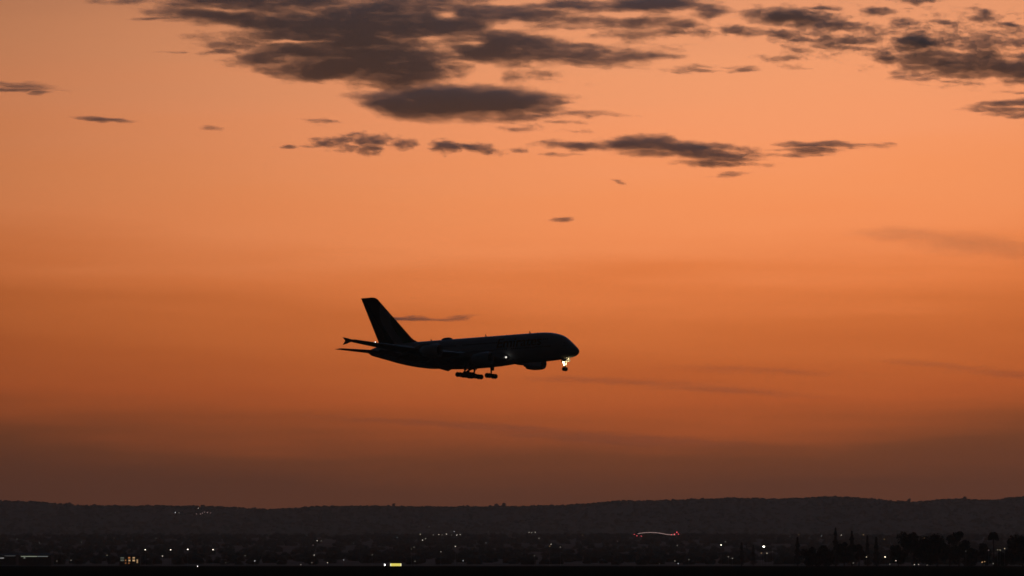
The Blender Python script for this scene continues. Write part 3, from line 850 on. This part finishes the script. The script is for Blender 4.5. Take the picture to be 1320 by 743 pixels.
# cabin windows, one mesh per row; cockpit windows; small aerials on the crown
for s in (-1, 1):
    for z, a0, a1 in ((1.95, 8.5, 55), (-.15, 7.5, 58)):
        V, Fc = [], []
        for a in np.arange(a0, a1, .62):
            if 20 < a < 21.3 or 37 < a < 38.4:
                continue
            i = len(V)
            for da, dz in ((-.12, -.18), (.12, -.18), (.12, .18), (-.12, .18)):
                V.append(loc(a + da, s * fus_side(a + da, z + dz, .012), z + dz))
            Fc.append((i, i + 1, i + 2, i + 3) if s < 0 else (i + 3, i + 2, i + 1, i))
        mesh_obj('window_row', V, Fc, glass_dark, fuselage)
    V, Fc = [], []
    for a0, a1, z0, z1 in ((1.75, 2.3, -.45, .35), (2.35, 3.0, -.3, .75), (3.05, 3.6, -.2, .8)):
        i = len(V)
        for a, z in ((a0, z0), (a1, z0), (a1, z1), (a0, z1 - .25)):
            V.append(loc(a, s * fus_side(a, min(z, fus(a)[0] - .12), .015), min(z, fus(a)[0] - .12)))
        Fc.append((i, i + 1, i + 2, i + 3))
    mesh_obj('cockpit_window', V, Fc, glass_dark, fuselage)
    for a, z in ((8.0, -.5), (19.0, -.5), (20.6, 1.7), (36, -.5), (50, -.5)):
        V = [loc(a + da, s * fus_side(a + da, z + dz, .01), z + dz) for da, dz in ((-.5, -.9), (.5, -.9), (.5, .95), (-.5, .95))]
        mesh_obj('door', V, [(0, 1, 2, 3) if s < 0 else (3, 2, 1, 0)], white_paint, fuselage)
bm = bmesh.new()
ball(bm, loc(43.7, 0, 4.2), 1.0, 3, (1.9, .7, .62))
bm_obj('aerial_dome', bm, white_paint, fuselage, True)
for a, h in ((30.5, .65), (15.8, .6), (49, .5)):
    bm = bmesh.new()
    bar(bm, loc(a, 0, 4.15), loc(a + .2, 0, 4.2 + h), .22, .1, 6)
    bm_obj('aerial', bm, white_paint, fuselage)

# the airline's name on both sides of the upper deck
def lettering(text, a_left, a_right, z0, z1, s):
    cu = bpy.data.curves.new('lettering', 'FONT')
    cu.body = text
    cu.size = 1
    cu.shear = .12
    cu.offset = .012
    cu.resolution_u = 3
    tmp = bpy.data.objects.new('lettering_curve', cu)
    col.objects.link(tmp)
    dg = bpy.context.evaluated_depsgraph_get()
    me = bpy.data.meshes.new_from_object(tmp.evaluated_get(dg))
    bpy.data.objects.remove(tmp)
    bm = bmesh.new()
    bm.from_mesh(me)
    bmesh.ops.triangulate(bm, faces=bm.faces)
    bmesh.ops.subdivide_edges(bm, edges=bm.edges, cuts=2, use_grid_fill=True)
    xs = [v.co.x for v in bm.verts]; ys = [v.co.y for v in bm.verts]
    for v in bm.verts:
        u = (v.co.x - min(xs)) / (max(xs) - min(xs))
        w = (v.co.y - min(ys)) / (max(ys) - min(ys))
        a = a_left + (a_right - a_left) * u
        z = z0 + (z1 - z0) * w
        v.co = loc(a, s * fus_side(a, z, .03), z)
    o = bm_obj('lettering', bm, gold, fuselage)
    bpy.data.meshes.remove(me)
    return o
lettering('Emirates', 25.0, 10.2, .35, 3.0, 1)
lettering('Emirates', 10.2, 25.0, .35, 3.0, -1)

# wings
def foil(n=14, t=.12, camber=.02):
    x = (1 - np.cos(np.linspace(0, math.pi, n))) / 2
    y = 5 * t * (.2969 * np.sqrt(x) - .126 * x - .3516 * x ** 2 + .2843 * x ** 3 - .1036 * x ** 4)
    c = camber * 4 * x * (1 - x)
    return [(a, b) for a, b in zip(x, c + y)] + [(a, b) for a, b in list(zip(x, c - y))[-2:0:-1]]

def wing_le(y):
    return 21.6 + (y - 4) * .772
def wing_te(y):
    return float(np.interp(y, [0, 4, 15, 39.6], [38.2, 38.6, 41.6, 53.2]))
def wing_z(y):
    t = max(0, (y - 4) / 35.9)
    return -2.75 + 5.35 * t ** 1.25
for s in (-1, 1):
    rings = []
    for y in [1.5, 4, 6, 9, 12, 15, 18, 22, 26, 30, 34, 37, 39, 39.6]:
        le, te = wing_le(y), wing_te(y)
        c = te - le
        tw = R(np.interp(y, [4, 40], [3.5, -1]))
        th = np.interp(y, [4, 15, 40], [.135, .11, .09])
        rings.append([loc(le + c * x, s * y, wing_z(y) - c * (x - .3) * math.sin(tw) + c * yy) for x, yy in foil(t=th)])
    wing = loft('wing', rings, grey_paint, plane)
    # drooped flaps in three panels
    for y0, y1, fc in ((4.6, 14.2, .24), (14.8, 22.5, .24), (23, 29.5, .22)):
        rings = []
        for y in (y0, (y0 + y1) / 2, y1):
            c = (wing_te(y) - wing_le(y)) * fc
            a0, z0 = wing_te(y) - c * .35, wing_z(y) - .25 - (wing_te(y) - wing_le(y)) * .03
            rings.append([loc(a0 + (c * x) * math.cos(.5) + c * yy * math.sin(.5), s * y, z0 - c * x * math.sin(.5) + c * yy * math.cos(.5)) for x, yy in foil(10, .13, .0)])
        loft('flap', rings, grey_paint, wing)
    # canoe fairings under the flaps
    for y in (9.5, 17.5, 22.8, 28.5):
        te = wing_te(y)
        rings = []
        for k in range(13):
            t = k / 12
            r = .05 + .55 * math.sin(math.pi * t) ** .7
            rings.append([loc(te - 4.6 + 6.8 * t, s * y + math.cos(q) * r * .7, wing_z(y) - 1.0 - 1.0 * t ** 2 + math.sin(q) * r) for q in np.linspace(0, 2 * math.pi, 12, endpoint=False)])
        loft('flap_fairing', rings, grey_paint, wing)
    # arrow shaped fence on the tip
    zt = wing_z(39.6)
    pts = [(50.0, zt + .05), (52.5, zt + .8), (53.9, zt + 1.1), (53.1, zt + .15), (53.1, zt - .1), (53.9, zt - 1.05), (52.6, zt - .85), (50.0, zt - .05)]
    V = [loc(a, s * 39.62, z) for a, z in pts] + [loc(a, s * 39.80, z) for a, z in pts]
    n = len(pts)
    mesh_obj('wing_fence', V, [tuple(range(n)), tuple(range(2 * n - 1, n - 1, -1))] + [(i, i + n, (i + 1) % n + n, (i + 1) % n) for i in range(n)], grey_paint, wing)
    # lights: landing light in the wing root, small white light near the tip
    bm = bmesh.new(); ball(bm, loc(wing_le(4.15) - .12, s * 4.15, wing_z(4.15) + .25), .24, 2)
    bm_obj('landing_light', bm, glow_mat('lit landing light', (1, .93, .82), 1.3, True), wing, True)
    bm = bmesh.new(); ball(bm, loc(wing_le(35.3) + .05, s * 35.3, wing_z(35.3) + .2), .13, 2)
    bm_obj('position_light', bm, glow_mat('lit position light', (1, .97, .92), 3.0), wing, True)

# engines
def lathe(name, prof, cx_, cs_, cz_, mat, parent, seg=36, closed=False):
    rings = [[loc(cx_ + a, cs_ + math.cos(q) * r, cz_ + math.sin(q) * r) for q in np.linspace(0, 2 * math.pi, seg, endpoint=False)] for a, r in prof]
    return loft(name, rings, mat, parent, cap=not closed)
for s in (-1, 1):
    for y, ax, az_ in ((14.9, 20.2, -3.4), (25.7, 30.4, -0.95)):
        eng = lathe('engine', [(0.5, 1.45), (.15, 1.52), (0, 1.62), (.12, 1.75), (.6, 1.88), (1.8, 1.97), (3.2, 1.93), (4.6, 1.72), (5.6, 1.48), (5.62, 1.42), (4.2, 1.40), (1.2, 1.46), (.5, 1.45)], ax, s * y, az_, white_paint, plane, closed=True)
        lathe('fan', [(1.2, 1.47), (1.22, .5), (.9, .3), (.55, .03)], ax, s * y, az_, dark_metal, eng)
        lathe('exhaust_cone', [(4.3, 1.15), (5.7, .98), (6.5, .78), (6.5, .52), (7.3, .05)], ax, s * y, az_, metal_lip, eng)
        lathe('core_cowl', [(1.25, 1.44), (1.3, 1.2), (4.4, 1.16)], ax, s * y, az_, dark_metal, eng)
        le = wing_le(y)
        V = []
        for a, z0, z1 in ((ax + 1.6, az_ + 1.6, az_ + 2.0), (ax + 5.0, az_ + 1.2, az_ + 2.2), (le + .5, az_ + .9, wing_z(y) + .3), (le + 5.0, wing_z(y) - .9, wing_z(y) + .1)):
            for w_ in (-.28, .28):
                V += [loc(a, s * y + w_, z0), loc(a, s * y + w_, z1)]
        Fc = []
        for k in range(3):
            b = k * 4
            Fc += [(b, b + 1, b + 5, b + 4), (b + 2, b + 6, b + 7, b + 3), (b + 1, b + 3, b + 7, b + 5), (b, b + 4, b + 6, b + 2)]
        Fc += [(0, 2, 3, 1), (12, 13, 15, 14)]
        mesh_obj('pylon', V, Fc, grey_paint, eng)

# tail
fin_mat = new_mat('fin paint', (.6, .6, .6), .4)
_t = fin_mat.node_tree
_tc = N(_t, 'ShaderNodeTexCoord')
_sp = N(_t, 'ShaderNodeSeparateXYZ')
_t.links.new(_tc.outputs['Object'], _sp.inputs[0])
# flag like flowing bands: they run up the fin and ripple
_u = M(_t, 'ADD', M(_t, 'MULTIPLY', _sp.outputs[0], -.060), M(_t, 'MULTIPLY', _sp.outputs[2], -.022))
_wv = M(_t, 'MULTIPLY', M(_t, 'SINE', M(_t, 'ADD', M(_t, 'MULTIPLY', _sp.outputs[2], .42), M(_t, 'MULTIPLY', _sp.outputs[0], .1))), .07)
_u = M(_t, 'SUBTRACT', M(_t, 'ADD', _u, _wv), .62)
_rp = N(_t, 'ShaderNodeValToRGB')
_rp.color_ramp.interpolation = 'CONSTANT'
_e = _rp.color_ramp.elements
_e[0].position = 0; _e[0].color = (.45, .02, .03, 1)
_e[1].position = .30; _e[1].color = (.02, .16, .06, 1)
for p_, c_ in ((.50, (.4, .4, .4, 1)), (.70, (.02, .02, .02, 1))):
    k = _e.new(p_); k.color = c_
_t.links.new(_u, _rp.inputs[0])
_t.links.new(_rp.outputs[0], _t.nodes['Principled BSDF'].inputs['Base Color'])
rings = []
for z in np.concatenate([np.linspace(3.2, 5.4, 6), np.linspace(6, 17.6, 14), [18.0, 18.2]]):
    t = (z - 4.2) / 13.9
    le = 54.6 + 13.0 * t + (-2.6 * max(0, (5.4 - z) / 2.2) ** 1.7)
    te = 66.9 + 5.9 * t
    if z > 17.6:
        le += (z - 17.6) ** 2 * 2.5
    c = te - le
    rings.append([loc(le + c * x, c * yy, z) for x, yy in foil(14, .10, 0)])
fin = loft('tail_fin', rings, fin_mat, plane)
V = []
for z in (5.2, 16.6):
    t = (z - 4.2) / 13.3
    le, te = 54.6 + 13.0 * t, 66.9 + 5.9 * t
    c = te - le
    for x in (.70, .705):
        for sgn in (-1, 1):
            V.append(loc(le + c * x, sgn * (c * .062), z))
mesh_obj('rudder_hinge_line', V, [(0, 1, 5, 4), (2, 6, 7, 3), (0, 4, 6, 2), (1, 3, 7, 5), (0, 2, 3, 1), (4, 5, 7, 6)], dark_metal, fin)
for s in (-1, 1):
    rings = []
    for y in np.linspace(.3, 15.2, 9):
        t = (y - .3) / 14.9
        le, te = 59.8 + 9.8 * t, 68.6 + 4.1 * t
        c = te - le
        rings.append([loc(le + c * x, s * y, 1.55 + .98 * t + c * yy) for x, yy in foil(12, .10, 0)])
    loft('tailplane', rings, grey_paint, plane)

# landing gear
def wheel(parent, a, s, z, r, w):
    prof = [(-w / 2, r * .45), (-w / 2, r * .8), (-w * .42, r * .94), (-w * .2, r), (w * .2, r), (w * .42, r * .94), (w / 2, r * .8), (w / 2, r * .45), (w * .3, r * .4), (w * .3, .02), ]
    seg = 24
    rings = [[loc(a + math.cos(q) * rr, s + o_, z + math.sin(q) * rr) for q in np.linspace(0, 2 * math.pi, seg, endpoint=False)] for o_, rr in prof]
    loft('wheel', rings, tyre_mat, parent)
def gear(a, s, ztop, axles, zc, r, span, tilt=0.0):
    bm = bmesh.new()
    bar(bm, loc(a - .2, s, ztop), loc(a, s, zc + .2), .30, .2, 12)
    bar(bm, loc(a - 1.8, s * .8, ztop), loc(a, s, zc + 1.3), .13, .11, 8)
    if len(axles) > 1:
        bar(bm, loc(a + axles[0], s, zc + tilt * axles[0]), loc(a + axles[-1], s, zc + tilt * axles[-1]), .13, .13, 10)
    for x in axles:
        bar(bm, loc(a + x, s - span / 2, zc + tilt * x), loc(a + x, s + span / 2, zc + tilt * x), .12, .12, 8)
    g_ = bm_obj('landing_gear', bm, dark_metal, plane)
    for x in axles:
        for k in (-1, 1):
            wheel(g_, a + x, s + k * span / 2, zc + tilt * x, r, .52)
    return g_
for s in (-1, 1):
    g_ = gear(32.9, s * 6.2, -3.0, (-.98, .98), -6.75, .74, 1.35, .18)
    V = [loc(32.1, s * 6.75, -3.2), loc(33.7, s * 6.75, -3.2), loc(33.5, s * 6.95, -5.2), loc(32.3, s * 6.95, -5.2)]
    V += [loc(32.1, s * 6.82, -3.2), loc(33.7, s * 6.82, -3.2), loc(33.0, s * 7.02, -5.2), loc(32.3, s * 7.02, -5.2)]
    mesh_obj('gear_door', V, [(0, 1, 2, 3), (7, 6, 5, 4), (0, 4, 5, 1), (1, 5, 6, 2), (2, 6, 7, 3), (3, 7, 4, 0)], white_paint, g_)
    gear(36.5, s * 2.65, -4.3, (-1.88, 0, 1.88), -6.72, .74, 1.5, .18)
ng = gear(4.75, 0, -3.5, (0,), -6.72, .62, 1.0)
def headlamp(a, s, z, r, strength):
    """A round lamp that shines forwards: dark housing behind, glowing lens in front."""
    bm = bmesh.new()
    bar(bm, loc(a + .28, s, z), loc(a + .03, s, z), r * .55, r * 1.06, 20)
    h_ = bm_obj('landing_light', bm, dark_metal, ng)
    h_.data.materials.append(glow_mat('lit nose landing light', (1, .76, .36), strength, True))
    bm = bmesh.new()
    bm.from_mesh(h_.data)
    n_ = 20
    V = [loc(a - .10, s, z)] + [loc(a - .06 * (1 - rr), s + math.cos(q) * r * rr, z + math.sin(q) * r * rr) for rr in (.5, 1) for q in np.linspace(0, 2 * math.pi, n_, endpoint=False)]
    bv = [bm.verts.new(v) for v in V]
    for k in range(n_):
        for idx in ((0, 1 + k, 1 + (k + 1) % n_), (1 + k, 1 + n_ + k, 1 + n_ + (k + 1) % n_, 1 + (k + 1) % n_)):
            bm.faces.new([bv[i] for i in idx]).material_index = 1
    bm.to_mesh(h_.data)
    bm.free()
    return h_
for ds, z, r in ((0, -4.8, .40), (-.72, -4.8, .38), (.72, -4.8, .38), (-.36, -4.2, .36), (.36, -4.2, .36), (-.36, -5.4, .36), (.36, -5.4, .36)):
    headlamp(4.75, ds, z, r, 13.0)
headlamp(3.1, .55, -3.98, .13, 6.0)
for s in (-1, 1):
    V = [loc(3.4, s * .75, -3.7), loc(5.4, s * .75, -3.8), loc(5.3, s * .95, -4.75), loc(3.5, s * .95, -4.65)]
    V += [(x, y - s * .06, z) for x, y, z in V]
    mesh_obj('gear_door', V, [(0, 1, 2, 3), (7, 6, 5, 4), (0, 4, 5, 1), (1, 5, 6, 2), (2, 6, 7, 3), (3, 7, 4, 0)], white_paint, ng)
# ------------------------------------------------------------------ clouds: closed bodies of vapour, thick in the middle, thin at the rim
CLOUD_TAU = 1.75
def cloud_mat(density):
    m = bpy.data.materials.new('cloud vapour')
    m.use_nodes = True
    t = m.node_tree
    t.nodes.clear()
    o = N(t, 'ShaderNodeOutputMaterial')
    v = N(t, 'ShaderNodeVolumePrincipled')
    v.inputs['Color'].default_value = (*CLOUD_COLOR, 1)
    v.inputs['Density'].default_value = density
    v.inputs['Anisotropy'].default_value = 0.45
    t.links.new(v.outputs[0], o.inputs['Volume'])
    tr = N(t, 'ShaderNodeBsdfTransparent')
    df = N(t, 'ShaderNodeBsdfDiffuse')
    df.inputs[0].default_value = (.3, .3, .32, 1)
    mx = N(t, 'ShaderNodeMixShader')
    mx.inputs[0].default_value = .004
    t.links.new(tr.outputs[0], mx.inputs[1])
    t.links.new(df.outputs[0], mx.inputs[2])
    t.links.new(mx.outputs[0], o.inputs['Surface'])
    return m

CLOUD_COLOR = (.84, 1.0, 1.0)
for key, label, dist, kw in CLOUDS:
    pf = kw['puffs']
    x0 = min(p[0] - p[2] * 1.25 for p in pf) - 14
    x1 = max(p[0] + p[2] * 1.25 for p in pf) + 14
    y0 = min(p[1] - p[3] * 1.25 - abs(p[5] if len(p) > 5 else 0) * p[2] for p in pf) - 6
    y1 = max(p[1] + p[3] * 1.25 + abs(p[5] if len(p) > 5 else 0) * p[2] for p in pf) + 6
    # the body grows out of a sheet facing the airfield, swelling to both sides
    sx = 1.6 if x1 - x0 > 140 else 1.0
    sy = 1.0 if y1 - y0 > 40 else .6
    X, Y = np.meshgrid(np.arange(x0, x1, sx), np.arange(y0, y1, sy))
    T = cloud_field(X, Y, **kw)
    T[0, :] = T[-1, :] = 0
    T[:, 0] = T[:, -1] = 0
    inside = T > 0
    cell = inside[:-1, :-1] | inside[1:, :-1] | inside[:-1, 1:] | inside[1:, 1:]
    used = np.zeros(T.shape, bool)
    used[:-1, :-1] |= cell; used[1:, :-1] |= cell; used[:-1, 1:] |= cell; used[1:, 1:] |= cell
    depth = min(260.0, max(12.0, .10 * (x1 - x0) * dist / F_PX))
    u, v = (X - 660) / F_PX, (371.5 - Y) / F_PX
    dy = math.cos(TILT) - v * math.sin(TILT)
    dz = math.sin(TILT) + v * math.cos(TILT)
    D = np.stack([u / dy, np.ones_like(u), dz / dy], -1)
    base = D * dist + np.array([0, 0, CAM_H])
    mid = base.reshape(-1, 3)[used.ravel()].mean(0)
    # a heaped base: the near side bulges less than the far side
    front = base - D * (T * depth * .8)[..., None]
    rear = base + D * (T * depth * 1.2)[..., None]
    fi = -np.ones(T.shape, int)
    fi[used] = np.arange(used.sum())
    bi = fi.copy()
    nf = used.sum()
    bi[inside] = nf + np.arange(inside.sum())
    V = np.concatenate([front[used], rear[inside]]) - mid
    q = np.stack([fi[:-1, :-1], fi[1:, :-1], fi[1:, 1:], fi[:-1, 1:]], -1)[cell]
    qb = np.stack([bi[:-1, :-1], bi[:-1, 1:], bi[1:, 1:], bi[1:, :-1]], -1)[cell]
    tri = np.concatenate([q[:, [0, 1, 2]], q[:, [0, 2, 3]]])
    trb = np.concatenate([qb[:, [0, 1, 2]], qb[:, [0, 2, 3]]])
    ins_f = inside[used]
    keep = ins_f[tri].any(1)
    def b_keep(t):
        return (t >= nf).any(1)
    F = np.concatenate([tri[keep], trb[b_keep(trb)]])
    o = np_mesh('cloud', V, F, cloud_mat(CLOUD_TAU / (2 * depth)))
    o.location = mid
    tag(o, label, 'cloud', 'clouds in the dusk sky')

# ------------------------------------------------------------------ hazy evening air between the field and the hills
HAZE_DENSITY = 5.0e-5
bm = bmesh.new()
box(bm, (0, 1000, 155), (33000, 34000, 330))
hm = bpy.data.materials.new('evening haze')
hm.use_nodes = True
t = hm.node_tree
t.nodes.clear()
o_ = N(t, 'ShaderNodeOutputMaterial')
v_ = N(t, 'ShaderNodeVolumePrincipled')
v_.inputs['Color'].default_value = (1, .90, .70, 1)
v_.inputs['Density'].default_value = HAZE_DENSITY
v_.inputs['Anisotropy'].default_value = 0.4
t.links.new(v_.outputs[0], o_.inputs['Volume'])
tag(bm_obj('haze', bm, hm), 'thin brownish evening haze over town and hills', kind='stuff')
